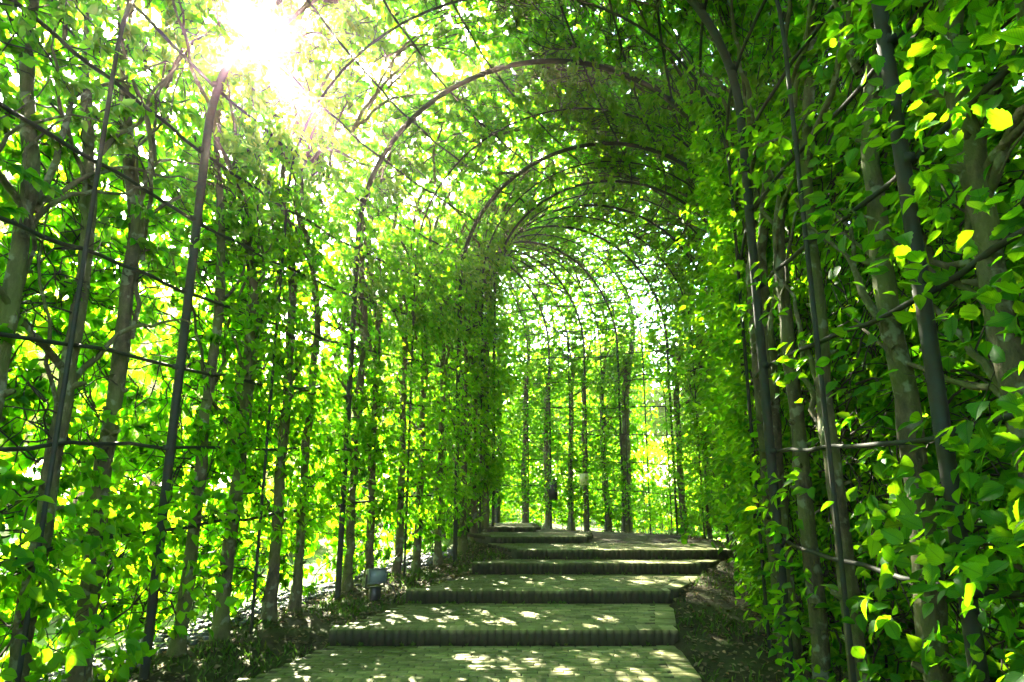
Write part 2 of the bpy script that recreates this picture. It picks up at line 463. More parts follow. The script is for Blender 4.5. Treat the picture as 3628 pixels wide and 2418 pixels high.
for i, (y0, z0) in enumerate(zip(STEP_Y, STEP_Z)):
    y1 = STEP_Y[i + 1] if i < 6 else 13.2
    xa, xb = xl_at(y0), xr_at(y0)
    xa1, xb1 = xl_at(y1), xr_at(y1)
    if i == 3: xa1, xb1 = -.25, 3.05
    if i == 4: xa1, xb1, y1 = -.4, 3.1, 10.82
    if i == 5: xa, xb, xa1, xb1 = -.35, 1.20, -.9, 1.35
    if i == 6: xa, xb, xa1, xb1 = -.85, .46, -2.0, .35
    root = empty('brick_step', ((xa + xb) / 2, y0, z0), STEP_LABELS[i], 'step', 'brick steps climbing the path')
    st = []
    # front course of upright bricks
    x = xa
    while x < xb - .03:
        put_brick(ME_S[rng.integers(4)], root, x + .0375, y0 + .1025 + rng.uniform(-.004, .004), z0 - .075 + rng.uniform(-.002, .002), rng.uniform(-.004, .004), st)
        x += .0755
    nsol = len(st)
    # right edging course
    dx, dy = xb1 - xb, y1 - (y0 + .21)
    Ln = math.hypot(dx, dy); nE = int(Ln / .0755) if i < 5 else 0
    for k in range(nE):
        t = (k + .5) / nE
        put_brick(ME_S[rng.integers(4)], root, xb + (xb1 - xb) * (t * dy + .21) / (y1 - y0) - .095, y0 + .21 + dy * t, z0 - .077 + rng.uniform(-.003, .003), math.atan2(dy, dx), st)
    # running bond
    row, y = 0, y0 + .21 + .036
    while y < y1 - .01:
        t = (y - y0) / (y1 - y0)
        L_, R_ = xa + (xa1 - xa) * t, xb + (xb1 - xb) * t - (.215 if i < 5 else 0)
        x = L_ + (0 if row % 2 else .107) + rng.uniform(-.02, .02)
        while x < R_ - .08:
            put_brick(ME_B[rng.integers(4)], root, x + .105, y, z0 - .0335 + rng.uniform(-.003, .003), rng.uniform(-.012, .012), st)
            x += .2125
        y += .0735; row += 1
    vis = [(s, (s[2] ** 2 + s[1] ** 2)) for s in st]
    order = sorted(range(len(st)), key=lambda k: (0 if (k < nsol) else 1, vis[k][1]))
    keep = set(order[:299])
    rest = []
    for k, (me, x, y, z, rz) in enumerate(st):
        if k in keep:
            o = link('brick', me, root)
            o.location = (x - root.location.x, y - root.location.y, z - root.location.z)
            o.rotation_euler = (0, 0, rz)
        else:
            v = np.empty(len(me.vertices) * 3, np.float32); me.vertices.foreach_get('co', v); v = v.reshape(-1, 3)
            c, s_ = math.cos(rz), math.sin(rz)
            v2 = np.stack([v[:, 0] * c - v[:, 1] * s_ + x, v[:, 0] * s_ + v[:, 1] * c + y, v[:, 2] + z], -1)
            rest.append((v2, bf))
    if rest:
        V, F = join(rest)
        put('far_bricks', mesh_np('far_bricks', V, F, M_BRICK), root, kind='stuff')
    # mortar bed
    zb = z0 - .30; zt = z0 - .018
    r = .02
    pts = [(xa + r, y0 + .02), (xb - r, y0 + .02), (xb1 - r, y1 + .1), (xa1 + r, y1 + .1)]
    V = np.array([(px, py, zb) for px, py in pts] + [(px, py, zt) for px, py in pts])
    F = np.array([(0, 1, 5, 4), (1, 2, 6, 5), (2, 3, 7, 6), (3, 0, 4, 7), (4, 5, 6, 7), (3, 2, 1, 0)])
    put('mortar_bed', mesh_np('mortar_bed', V, F, M_MORTAR), root)

# the path's approach below the picture
V, F = box(-.6, 3.1, -.20, 4.2, 4.2, .14, .01)
link('path', mesh_np('path', V, F, M_BRICK), kind='structure')

# ------------------------------------------------------------------ steel trellis tunnel
trellis = empty('trellis_tunnel', (0, 5, 0), 'dark steel trellis tunnel of tall round hoops and thin rails over the brick path', 'trellis')
HOOP_LABEL = {0: 'thick hoop leg nearest the camera among the leaves on the right', 1: 'tall hoop whose right leg stands beside the right end of the steps',
              2: 'first hoop seen whole with its round top', 9: 'last hoop leg standing at the left end of the far hedge'}
def hoop_curve(u, c=0.0, n=25):
    bb = np.concatenate([np.linspace(-.3, HS, 10)[:-1]])
    P1, _ = surf(np.full(len(bb), u), bb, c, -1)
    h = np.linalg.norm(foot(u, 1) - foot(u, -1)) / 2
    an = np.linspace(0, math.pi / 2, n)
    P2, _ = surf(np.full(n, u), HS + an * h, c, -1)
    P3, _ = surf(np.full(n, u), HS + an * h, c, 1)
    P4, _ = surf(np.full(len(bb), u), bb, c, 1)
    return np.vstack([P1, P2[:-1], P3[::-1], P4[::-1]])
for u in range(-5, 12):
    P = hoop_curve(float(u))
    e = foot(float(u), 1) - foot(float(u), -1); e = e / np.linalg.norm(e)
    V, F = tubes(P[None], np.full((1, len(P)), .037 if u < 2 else (.036 if u < 4 else .028)), 12, ref=(-e[1], e[0], 0))
    o = put('hoop', mesh_np('hoop', V, F, M_STEEL), trellis)
    if u in HOOP_LABEL: o['label'] = HOOP_LABEL[u]
for u in [k + .48 for k in range(-2, 11)]:
    P = hoop_curve(u, -0.005, 17)
    e = foot(u, 1) - foot(u, -1); e = e / np.linalg.norm(e)
    V, F = tubes(P[None], np.full((1, len(P)), .017), 6, ref=(-e[1], e[0], 0))
    put('thin_hoop', mesh_np('thin_hoop', V, F, M_STEEL), trellis)
uu = np.linspace(-2, 11, 150)
for side in (-1, 1):
    for b in [1.1 + .69 * k for k in range(11)]:
        if side > 0 and b > 8.3: continue
        for (a0, a1) in ((-2, 1), (1, 3), (3, 6), (6, 11)):
            q = np.linspace(a0, a1, int((a1 - a0) * 12) + 1)
            P, nn = surf(q, np.full(len(q), b), .055, side)
            P[:, 2] += .006 * np.sin(q * 21 + b * 5)
            V, F = tubes(P[None], np.full((1, len(q)), .0155), 6, ref=(0.02, 0.03, 1) if b < HS + 1.5 else (.9, .1, .3))
            put('rail', mesh_np('rail', V, F, M_STEEL), trellis)

cv, cf = box(0, 0, 0, .11, .045, .05, .006)
ME_CLAMP = mesh_np('clamp', cv, cf, M_STEEL)
for u in (0, 1, 2, 3):
    for side in (-1, 1):
        for b in [1.1 + .69 * k for k in range(9)]:
            p, nn = surf(float(u), b, .012, side)
            o = link('clamp', ME_CLAMP, trellis)
            p1, _ = surf(u + .02, b, .012, side)
            xa_ = Vector(p1 - p).normalized(); za_ = Vector(nn).normalized(); ya_ = za_.cross(xa_).normalized(); za_ = xa_.cross(ya_)
            M = Matrix((xa_, ya_, za_)).transposed().to_4x4(); M.translation = Vector(p) - trellis.location
            o.matrix_local = M

# small arched window hoop in the far hedge
WIN_U0, WIN_U1, WIN_Z0, WIN_Z1 = 6.08, 6.86, 1.25, 3.95
def win_mask(u, b, c, side):
    if side < 0: return np.zeros(np.shape(u), bool)
    uc = (WIN_U0 + WIN_U1) / 2; hw = (WIN_U1 - WIN_U0) / 2
    zt = WIN_Z1 - 0.6 * (1 - np.sqrt(np.clip(1 - ((u - uc) / hw) ** 2, 0, 1)))
    return (np.abs(u - uc) < hw) & (b > WIN_Z0) & (b < zt)
t = np.linspace(0, math.pi, 19)
uw = np.concatenate([[WIN_U1] * 4, (WIN_U0 + WIN_U1) / 2 + (WIN_U1 - WIN_U0) / 2 * np.cos(t), [WIN_U0] * 4])
bw = np.concatenate([np.linspace(.0, 3.2, 4), 3.35 + .62 * np.sin(t), np.linspace(3.2, 0.0, 4)])
P, _ = surf(uw, bw, -.03, 1)
V, F = tubes(P[None], np.full((1, len(P)), .016), 6, ref=(.77, .64, .02))
put('window_hoop', mesh_np('window_hoop', V, F, M_STEEL), trellis)

# ------------------------------------------------------------------ gaps in the foliage that let round sun spots through
HOLES = []
def _pix(px, py, z):
    X = (px - 1176.5) / 1450; Y = (784 - py) / 1450
    d = np.array([X, cp - sp * Y, sp + cp * Y]); s = (z - 1.5) / d[2]
    return np.array([d[0] * s, d[1] * s, z])
hr = np.random.default_rng(5)
for (x0, x1, y0, y1, z, n, rr) in [
        (1040, 1230, 1512, 1535, 0, 15, .05), (1340, 1600, 1500, 1530, 0, 9, .045), (1440, 1610, 1535, 1562, 0, 14, .06), (1150, 1500, 1495, 1560, 0, 8, .03), (900, 1100, 1500, 1560, 0, 3, .03),
        (1000, 1260, 1405, 1430, .135, 14, .045), (1250, 1560, 1400, 1440, .135, 13, .04), (900, 1120, 1410, 1440, .135, 8, .035), (830, 940, 1415, 1432, .135, 5, .045),
        (1150, 1330, 1325, 1352, .27, 15, .045), (1350, 1620, 1320, 1350, .27, 26, .055), (1250, 1500, 1330, 1355, .27, 8, .035),
        (1090, 1600, 1294, 1299, .413, 16, .05), (1190, 1680, 1262, 1268, .539, 16, .05), (1180, 1300, 1250, 1260, .56, 5, .06),
        (1590, 1690, 1315, 1345, .25, 12, .06), (1590, 1690, 1480, 1530, -.05, 10, .06), (1600, 1700, 1350, 1470, .05, 4, .04)]:
    for _ in range(int(n * .62)):
        HOLES.append((*_pix(hr.uniform(x0, x1), hr.uniform(y0, y1), z), rr * hr.uniform(.6, 1.25)))
HOLES = np.array(HOLES)
SDn = np.array(SD)
_a = unit(np.cross(SDn, [0, 0, 1.0])); _b = np.cross(SDn, _a)
_hA, _hB = HOLES[:, :3] @ _a, HOLES[:, :3] @ _b
def in_gap(P, pad=.062):
    out = np.zeros(len(P), bool)
    A, B = P @ _a, P @ _b
    for i in range(len(HOLES)):
        r = HOLES[i, 3] * .35 + pad
        out |= ((A - _hA[i]) ** 2 + (B - _hB[i]) ** 2 < r * r)
    return out & (P[:, 2] > 1.2)

# ------------------------------------------------------------------ leaves
TM_V = np.array([(0, 0, 0), (-.5, .30, .10), (-.36, .66, .05), (0, 1, -.16), (.36, .66, .05), (.5, .30, .10)], float)
TM_F = np.array([(0, 3, 2, 1), (0, 5, 4, 3)])
TM_UV = np.array([(.5, 0), (.5, 1), (.08, .68), (0, .28), (.5, 0), (1, .28), (.92, .68), (.5, 1)], float)
def near_template():
    ts = np.linspace(0, 1, 12)
    V, UV = [], []
    for i, t in enumerate(ts):
        w = 0.0 if i in (0, 11) else (math.sin(math.pi * t ** 0.72) ** 0.85) * (1 - .45 * t ** 2.5) * .54 * (1.07 if i % 2 else .92)
        zc = -.16 * t * t
        for s in (-1, -.5, 0, .5, 1):
            V.append((s * w, t + abs(s) * .05 * (1 if i % 2 else -.3) if 0 < i < 11 else t, zc + .10 * abs(s) * math.sin(math.pi * t) + .012 * math.sin(t * 30) * abs(s)))
            UV.append((.5 + s * w, t))
    V = np.array(V); UV = np.array(UV); F = []
    for i in range(11):
        for k in range(4):
            a = i * 5 + k
            F.append((a, a + 1, a + 6, a + 5))
    F = np.array(F)
    return V, F, UV[F.ravel()]
TN = near_template()
def mid_template():
    V, UV = [], []
    for t, w in ((0, 0), (.16, .36), (.38, .53), (.62, .43), (.82, .22), (1, 0)):
        for q in (-1, 0, 1):
            V.append((q * w, t, -.16 * t * t + .10 * abs(q) * math.sin(math.pi * t))); UV.append((.5 + q * w, t))
    F = np.array([(i * 3 + k, i * 3 + k + 1, i * 3 + k + 4, i * 3 + k + 3) for i in range(5) for k in range(2)])
    return np.array(V), F, np.array(UV)[F.ravel()]
TMID = mid_template()

def leaves_mesh(name, P, D, Nn, length, width, tint, near=False, m=None):
    TV, TF, TU = TMID if near else (TM_V, TM_F, TM_UV)
    S = np.cross(D, Nn)
    V = (P[:, None] + TV[None, :, 1, None] * (D * length[:, None])[:, None] + TV[None, :, 0, None] * (S * width[:, None])[:, None]
         + TV[None, :, 2, None] * (Nn * length[:, None])[:, None])
    k = len(TV); n = len(P)
    F = (TF[None] + (np.arange(n) * k)[:, None, None]).reshape(-1, 4)
    return mesh_np(name, V.reshape(-1, 3), F, m or (M_LEAF if near else M_LEAF_FAR), tint=np.repeat(tint, len(TF)), uv=np.tile(TU, (n, 1)))

# individually parented near leaves share these meshes
ME_LEAF = []
for k in range(8):
    V, F, U = TN
    v = V.copy(); v[:, 2] += .05 * np.sin(V[:, 1] * 4 + k) * (k % 3); v[:, 0] *= .58 + .05 * (k % 3)
    v[:, 0] += .05 * (k % 4 - 1.5) * V[:, 1] ** 2
    ME_LEAF.append(mesh_np('leaf', v, F, M_LEAF, tint=np.full(len(F), .1 + .8 * k / 7), uv=U))

def grow(u0, du, side, spec):
    """twigs and leaves of one tree. du = half width of its cell in u. returns twig arrays and leaf arrays"""
    rate = float(u_rate(u0, side))
    rate_top = float(u_rate(u0, side, HS + 2.5))
    bmax = spec.get('bmax', 8.75)
    wid = 2 * du * rate
    n_leaf = int(spec['lai'] * bmax * wid / .0034 / spec.get('big', 1) ** 2 / spec.get('small', 1) ** 2)
    per = 24
    n_tw = max(8, int(n_leaf * .80 / per))
    extra_tw = int(n_tw * .5)
    S = 4
    b0 = rng.uniform(.15, bmax, n_tw)
    if spec.get('big', 1) == 1:
        b0 = np.concatenate([b0, rng.uniform(3.6, bmax, int(n_tw * .38))]); n_tw = len(b0)
    low = spec.get('low', 1.0)                       # thin the lowest part
    keep = (b0 > 1.5) | (rng.random(n_tw) < low)
    b0 = b0[keep]; n_tw = len(b0)
    c0 = rng.uniform(*spec['c'], n_tw) * (1 + .2 * np.sin(b0))
    dirn = np.where(rng.random(n_tw) < .5, -1.0, 1.0)
    ln = rng.uniform(.35, 1.0, n_tw) * max(wid, .5) * .95
    ang = rng.normal(.12, .26, n_tw)
    a = np.zeros((n_tw, S)); b = np.zeros((n_tw, S)); c = np.zeros((n_tw, S))
    a[:, 0] = rng.normal(0, .22, n_tw) * wid; b[:, 0] = b0; c[:, 0] = c0
    dc = rng.normal(0, .35, n_tw)
    for s in range(1, S):
        ang = ang + rng.normal(0, .22, n_tw)
        st = ln / (S - 1)
        a[:, s] = a[:, s - 1] + st * np.cos(ang) * dirn
        b[:, s] = b[:, s - 1] + st * np.sin(ang)
        dc = dc + rng.normal(0, .2, n_tw)
        c[:, s] = c[:, s - 1] + st * dc * .5
    c = np.clip(c, spec['c'][0] - .15, 1.6)
    rt = np.interp(b, [0, HS, HS + 2.5, 12], [rate, rate, rate_top, rate_top])
    P, nn = surf(u0 + a / rt, np.maximum(b, .05), c, side)
    c = np.maximum(c, spec['c'][0] - .02)
    okt = ~(win_mask(u0 + a[:, 2] / rt[:, 2], b[:, 2], 0, side)) & ~in_gap(P[:, 1], .03) & ~in_gap(P[:, 2], .03)
    P, nn, b, a, c = P[okt], nn[okt], b[okt], a[okt], c[okt]
    n_tw = len(P)
    R = np.linspace(1, .35, S)[None] * rng.uniform(.0035, .009, n_tw)[:, None]
    bare = int(n_tw * (0 if spec.get('big', 1) > 1 else spec.get('bare', 1.0)))
    if bare:
        S2 = 7
        bb = np.zeros((bare, S2)); ba = np.zeros((bare, S2)); bc = np.zeros((bare, S2))
        bb[:, 0] = rng.uniform(.15, bmax, bare); ba[:, 0] = rng.normal(0, .12, bare) * wid; bc[:, 0] = spec['c'][0] + rng.uniform(0, .35, bare)
        dr = np.where(rng.random(bare) < .5, -1.0, 1.0); an = rng.normal(.22, .42, bare); ll = rng.uniform(.4, 1.3, bare)
        for s_ in range(1, S2):
            an = an + rng.normal(0, .42, bare)
            ba[:, s_] = ba[:, s_ - 1] + ll / S2 * np.cos(an) * dr; bb[:, s_] = bb[:, s_ - 1] + ll / S2 * np.sin(an); bc[:, s_] = np.maximum(bc[:, s_ - 1] + rng.normal(.008, .03, bare), spec['c'][0])
        rb = np.interp(bb, [0, HS, HS + 2.5, 12], [rate, rate, rate_top, rate_top])
        BP, _ = surf(u0 + ba / rb, np.maximum(bb, .05), bc, side)
        kk = ~(win_mask(u0 + ba[:, 4] / rb[:, 4], bb[:, 4], 0, side))
        BP = BP[kk]
        BR = np.linspace(1, .4, S2)[None] * rng.uniform(.004, .0105, len(BP))[:, None]
        grow.bare = (BP, BR)
    else: grow.bare = None
    # leaves along twigs
    ti = rng.integers(0, n_tw, int(n_tw * per)); tt = rng.uniform(.05, S - 1.001, len(ti)); k0 = tt.astype(int); fr = (tt - k0)[:, None]
    LP = P[ti, k0] * (1 - fr) + P[ti, k0 + 1] * fr
    T = unit(P[ti, k0 + 1] - P[ti, k0]); Nw = nn[ti, k0]; lb = b[ti, k0]; lc = c[ti, k0]
    # outer filler leaves
    nf = int(n_leaf * .20)
    fb = rng.uniform(.1, bmax, nf) ; fa = rng.normal(0, .36, nf) * wid; fc = rng.uniform(spec['c'][0] + .15, spec['cout'], nf)
    rtf = np.interp(fb, [0, HS, HS + 2.5, 12], [rate, rate, rate_top, rate_top])
    kf = ~win_mask(u0 + fa / rtf, fb, 0, side) & ((fb > 1.5) | (rng.random(nf) < low))
    fb, fa, fc, rtf = fb[kf], fa[kf], fc[kf], rtf[kf]
    FP, FN = surf(u0 + fa / rtf, fb, fc, side)
    FT = unit(rng.normal(0, 1, FP.shape))
    LP = np.vstack([LP, FP]); T = np.vstack([T, FT]); Nw = np.vstack([Nw, FN]); lb = np.concatenate([lb, fb]); lc = np.concatenate([lc, fc])
    # inward hanging sprays
    ni = int(n_leaf * spec.get('inward', 0))
    if ni:
        ncl = max(2, ni // 14)
        cb = rng.uniform(spec.get('ib', (.5, 4.5))[0], spec.get('ib', (.5, 4.5))[1], ncl); ca = rng.normal(0, .32, ncl) * wid; cc = -rng.exponential(spec.get('idepth', .2), ncl) * np.sin(math.pi * np.clip((cb - spec['ib'][0]) / (spec['ib'][1] - spec['ib'][0]), .02, .98)) ** .5
        q = rng.integers(0, ncl, ni)
        ib = cb[q] + rng.normal(0, .09, ni); ia = ca[q] + rng.normal(0, .12, ni); ic = cc[q] + rng.normal(0, .06, ni)
        kf = ~win_mask(u0 + ia / rate, ib, 0, side)
        IP, IN = surf(u0 + ia[kf] / rate, ib[kf], ic[kf], side)
        IT = unit(rng.normal(0, 1, IP.shape) - IN * .8)
        LP = np.vstack([LP, IP]); T = np.vstack([T, IT]); Nw = np.vstack([Nw, IN]); lb = np.concatenate([lb, ib[kf]]); lc = np.concatenate([lc, ic[kf]])
    n = len(LP)
    sd = np.where(rng.random(n) < .5, -1, 1)[:, None]
    up = np.array([0, 0, 1.0])
    dr_ = (.1, .95) if side < 0 else (-.05, .6)
    D = unit(T * .55 + sd * np.cross(T, Nw) * .45 * (1 if side < 0 else .4) + rng.normal(0, .38, (n, 3)) - up * rng.uniform(*dr_, (n, 1)) - Nw * .35)
    wallish = (lb < HS + 1.5)[:, None]
    if side < 0 or u0 > 5.4: uw_, nw_ = .35, .95
    else: uw_, nw_ = .75, .5
    n0 = unit(rng.normal(0, .42, (n, 3)) + np.where(wallish, uw_, .9) * up - Nw * np.where(wallish, nw_, .3))
    Nn = unit(n0 - D * np.sum(n0 * D, 1, keepdims=True))
    # never in the walkway or below ground
    ok = (LP[:, 2] > gz(LP[:, 0], LP[:, 1]) + .06) & (np.linalg.norm(LP - np.array([0, 0, 1.5]), axis=1) > .9)
    ok &= ~in_gap(LP + D * .04)
    rel = LP - np.array([0, 0, 1.5]); cs = (rel @ SDn) / np.linalg.norm(rel, axis=1)
    an_ = np.degrees(np.arccos(np.clip(cs, -1, 1)))
    ok &= ~(rng.random(n) < np.interp(an_, [0, .7, 1.7, 3.2], [1, .75, .3, 0]))
    return P, R, LP[ok], D[ok], Nn[ok], lc[ok]

def trunk_mesh(u0, side, r0, c0, bend, seed, top=7.9, lean=0.0):
    rg = np.random.default_rng(seed)
    n = 54
    b = np.concatenate([np.linspace(-.25, .5, 9)[:-1], np.linspace(.5, top, n - 8)])
    rate = float(u_rate(u0, side))
    wob = np.cumsum(rg.normal(0, .006, n)); wob -= np.linspace(0, wob[-1], n) * .8
    wob += np.cumsum(rg.normal(0, .02, n)) * np.clip((b - 4) / 2, 0, 1); wob += bend * np.sin(np.linspace(0, math.pi, n)) + lean * np.clip((b - 1) / 6, 0, 1) ** 1.5
    cw = np.cumsum(rg.normal(0, .008, n)); cw = np.clip(cw, -.06, .08) + np.cumsum(np.abs(rg.normal(0, .012, n))) * np.clip((b - 3.5) / 2, 0, 1)
    P, _ = surf(u0 + wob / rate, b, c0 + cw, side)
    g = float(gfoot(u0, side))
    lowm = b < 0
    R = r0 * (1 - .35 * np.clip(b / 4.5, 0, 1)) * (1 - .72 * np.clip((b - 4.2) / (top - 4.2), 0, 1)) * (1 + .06 * np.sin(b * 7 + seed) + rg.normal(0, .025, n))
    R = R * (1 + .75 * np.exp(-np.clip(b + .05, 0, 9) / .13))
    e = foot(u0, 1) - foot(u0, -1); e /= np.linalg.norm(e)
    V, F = tubes(P[None], R[None], 12, ref=(-e[1], e[0], 0))
    V2 = V.reshape(n, 12, 3); ctr = P[:, None]
    V2 = ctr + (V2 - ctr) * (1 + rg.normal(0, .035, (n, 12, 1)))
    nk = 14
    qs = []
    for _ in range(nk):
        i_ = int(rg.integers(8, 36)); a_ = rg.uniform(0, 6.28)
        dv = np.array([math.cos(a_), math.sin(a_), .35]); L_ = rg.uniform(.025, .07) + R[i_]
        t_ = np.array([.3, .75, 1.0])[:, None]
        qs.append((P[i_] + dv * L_ * t_, R[i_] * rg.uniform(.22, .42) * np.array([1.5, .9, .7])))
    kv, kf = tubes(np.array([q_[0] for q_ in qs]), np.array([q_[1] for q_ in qs]), 6, cap=True)
    V_, F_ = join([(V2.reshape(-1, 3), F), (kv, kf)])
    return V_, F_, P, R

def limbs(u0, side, P, R, seed, count, wid):
    rg = np.random.default_rng(seed)
    rate = float(u_rate(u0, side)); ratet = float(u_rate(u0, side, HS + 2.5))
    out = []
    for k in range(count):
        b0 = rg.uniform(1.6, 7.2); L = rg.uniform(1.0, 2.8); S = 14
        sg = rg.choice((-1, 1)); ang = rg.uniform(.7, 1.35)
        a, b, c = [0.0], [b0], [.13]
        for s in range(S - 1):
            ang += rg.normal(0, .24)
            a.append(a[-1] + sg * L / S * math.cos(ang)); b.append(b[-1] + L / S * math.sin(ang)); c.append(c[-1] + rg.normal(0, .02))
        b = np.array(b); rt = np.interp(b, [0, HS, HS + 2.5, 12], [rate, rate, ratet, ratet])
        Q, _ = surf(u0 + np.array(a) / rt, b, np.array(c), side)
        out.append((Q, np.linspace(.024, .006, S) * rg.uniform(.6, 1.25)))
    return out

ORD = ['first', 'second', 'third', 'fourth', 'fifth', 'sixth', 'seventh', 'eighth', 'ninth', 'tenth', 'eleventh', 'twelfth', 'thirteenth',
       'fourteenth', 'fifteenth', 'sixteenth', 'seventeenth', 'eighteenth', 'nineteenth', 'twentieth']
def u_of_y(y, side):
    S = ST_L if side < 0 else ST_R
    return float(np.interp(y, S[:11, 1], ST_U[:11]))

trees = []            # (u, side, label)
left_y = [-12, -10.5, -9, -7.5, -6.2, -5, -3.8, -2.6, -1.5, -.5, .6, 1.7, 2.6, 3.2, 3.86, 4.39, 5.0, 6.0, 6.55, 7.2, 7.62, 8.55, 8.95, 9.5, 9.95, 10.5, 11.15, 11.55, 11.95]
for y in left_y: trees.append([u_of_y(y, -1), -1])
for u in (4.7, 5.6, 6.8): trees.append([u, -1])
right_y = [-12, -10.5, -9, -7.5, -6.2, -5, -3.8, -2.6, -1.5, -.5, .5, 1.4, 2.05, 2.65, 3.4, 4.23, 4.85, 5.35, 5.95, 6.55, 7.2, 8.0, 8.7, 9.4, 10.2, 11.0, 11.55]
for y in right_y: trees.append([u_of_y(y, 1), 1])
for u in (4.55, 5.05, 5.5, 5.97, 7.04, 7.55, 8.15, 8.6, 9.13, 9.6, 10.05, 10.5, 10.9): trees.append([u, 1])

SIDE_G = {-1: 'hornbeams planted along the left side', 1: 'hornbeams planted along the right side'}
count = {-1: 0, 1: 0}
n_leaves = 0
leaf_parts = 0
for side in (-1, 1):
    row = sorted([t for t in trees if t[1] == side])
    us = [t[0] for t in row]
    vis_i = 0; hid = [0]
    for i, (u, _) in enumerate(row):
        lo = us[i - 1] if i else u - .4
        hi = us[i + 1] if i < len(us) - 1 else u + .4
        du = (hi - lo) / 4
        base, _ = surf(u, 0.0, .13, side)
        hidden = (u < -.9) or (side < 0 and u > 4.5) or (side > 0 and u > 9.5)
        spec = dict(lai=3.6, c=(.0, .8), cout=1.5)
        if hidden and u < 0: spec.update(lai=2.2, big=2.2)
        if side < 0:
            if u < 1.9: spec.update(inward=.07, ib=(.2, 3.0), idepth=.16, c=(.08, .9), low=.8, lai=2.9)
            if u < 1.1: spec.update(inward=.045, ib=(.1, 1.6), idepth=.25)
            if 1.2 <= u < 4.6: spec.update(inward=.08 + .09 * (u - 1.2), ib=(.8, 5.4), idepth=.08 + .05 * (u - 1.2), low=.75, lai=3.0)
        else:
            if u < -.05: spec.update(inward=.16, ib=(.2, 6.5), idepth=.11, c=(.08, .7))
            elif u < .45: spec.update(inward=.05, ib=(.2, 6.5), idepth=.06, c=(.2, .75), lai=4.4)
            elif u < 1.45: spec.update(inward=.02, ib=(.2, 4.5), idepth=.04, c=(.24, .75), bare=1.0, lai=4.6)
            elif u < 4.2: spec.update(inward=.22, ib=(.05, 6.0), idepth=.16)
            elif u < 5.6: spec.update(inward=.18, ib=(.5, 6.0), idepth=.12)
            else: spec.update(inward=.10, ib=(.5, 4.5), idepth=.10, lai=3.6, c=(.1, .6), cout=1.2, small=.9, bare=.5)
        # label
        if hidden:
            sn = 'left' if side < 0 else 'right'
            if u < 0: label = f'{sn} side hornbeam standing behind the viewer, {ORD[hid[0]]} of them from the far back'; 
            else: label = f'{sn} side hornbeam past the bend of the tunnel, {ORD[hid[0]]} in hidden order'
            hid[0] += 1
            group = SIDE_G[side]
        else:
            o_ = ORD[min(vis_i, 19)]
            if side < 0: label = f'{o_} hornbeam in the left row, counted from the near end'
            elif u < 5.8: label = f'{o_} hornbeam in the right row, counted from the near end'
            else: label = f'upright hornbeam trunk in the bright far hedge, {ORD[min(vis_i - 18, 19)] if vis_i >= 18 else o_} from its right end'
            group = SIDE_G[side]
            vis_i += 1
        root = empty('hornbeam_tree', (float(base[0]), float(base[1]), float(base[2])), label, 'tree', group)
        r0 = float(rng.uniform(.058, .078)) * (1.0 if u < 1.6 else .9)
        if side > 0 and u > 5.8: r0 = .085 if abs(u - 7.04) > .1 else .13
        if side > 0 and abs(u - 8.15) < .05: r0 = .055
        V, F, TP, TR = trunk_mesh(u, side, r0, .14, float(rng.normal(0, .03)), 100 + i + 50 * (side + 1), lean=float(rng.normal(0, .10)), top=float(rng.uniform(6.0, 8.6)))
        put('trunk', mesh_np('trunk', V, F, M_BARK), root)
        if not hidden:
            for Q, q in limbs(u, side, TP, TR, 900 + i + 50 * (side + 1), 9 if u < 6 else 6, du * 2):
                V, F = tubes(Q[None], q[None], 6)
                put('branch', mesh_np('branch', V, F, M_BARK), root)
        P, R, LP, D, Nn, lc = grow(u, du, side, spec)
        V, F = tubes(P, R, 3)
        if grow.bare is not None:
            V, F = join([(V, F), tubes(grow.bare[0], grow.bare[1], 3)])
        put('twigs', mesh_np('twigs', V, F, M_TWIG), root, kind='stuff')
        n = len(LP); n_leaves += n
        ln = rng.uniform(.066, .118, n); wd = ln * rng.uniform(.54, .72, n)
        ln *= spec.get('big', 1) * spec.get('small', 1); wd *= spec.get('big', 1) * spec.get('small', 1)
        if spec.get('big', 1) == 1:
            q_ = 1 + (.85 if u < 5.8 else .55) * smooth((lc - .38) / .55); ln *= q_; wd *= q_
        tint = np.clip(rng.normal(.42, .22, n), 0, .96)
        dist = np.linalg.norm(LP - np.array([0, 0, 1.5]), axis=1)
        vis = in_view(LP, 1.02)
        nearm = (dist < 4.6) & in_view(LP, 1.15)
        idx_near = np.where(nearm)[0]
        single = np.zeros(n, bool)
        if len(idx_near) > 60 and not hidden:
            cand = np.where(nearm & vis)[0]
            cand = cand[np.argsort(dist[cand] / (ln[cand] * (1 + 0.0)))][:290]
            single[cand] = True
        if single.any():
            for k in np.where(single)[0]:
                x = np.cross(D[k], Nn[k])
                M = Matrix(((x[0], D[k][0], Nn[k][0], LP[k][0] - base[0]), (x[1], D[k][1], Nn[k][1], LP[k][1] - base[1]),
                            (x[2], D[k][2], Nn[k][2], LP[k][2] - base[2]), (0, 0, 0, 1)))
                o = bpy.data.objects.new('leaf', ME_LEAF[min(7, int(tint[k] * 8))])
                COL.objects.link(o); o.parent = root
                o.matrix_local = M @ Matrix.Scale(float(ln[k]) * 1.05, 4)
                leaf_parts += 1
        m1 = nearm & ~single
        if m1.sum() > 5:
            put('near_foliage', leaves_mesh('near_foliage', LP[m1], D[m1], Nn[m1], ln[m1], wd[m1] * .98, tint[m1], near=True), root, kind='stuff')
        m2 = ~nearm
        if m2.sum() > 5:
            put('crown', leaves_mesh('crown', LP[m2], D[m2], Nn[m2], ln[m2], wd[m2], tint[m2]), root, kind='stuff')
print('LEAVES', n_leaves, 'single', leaf_parts)

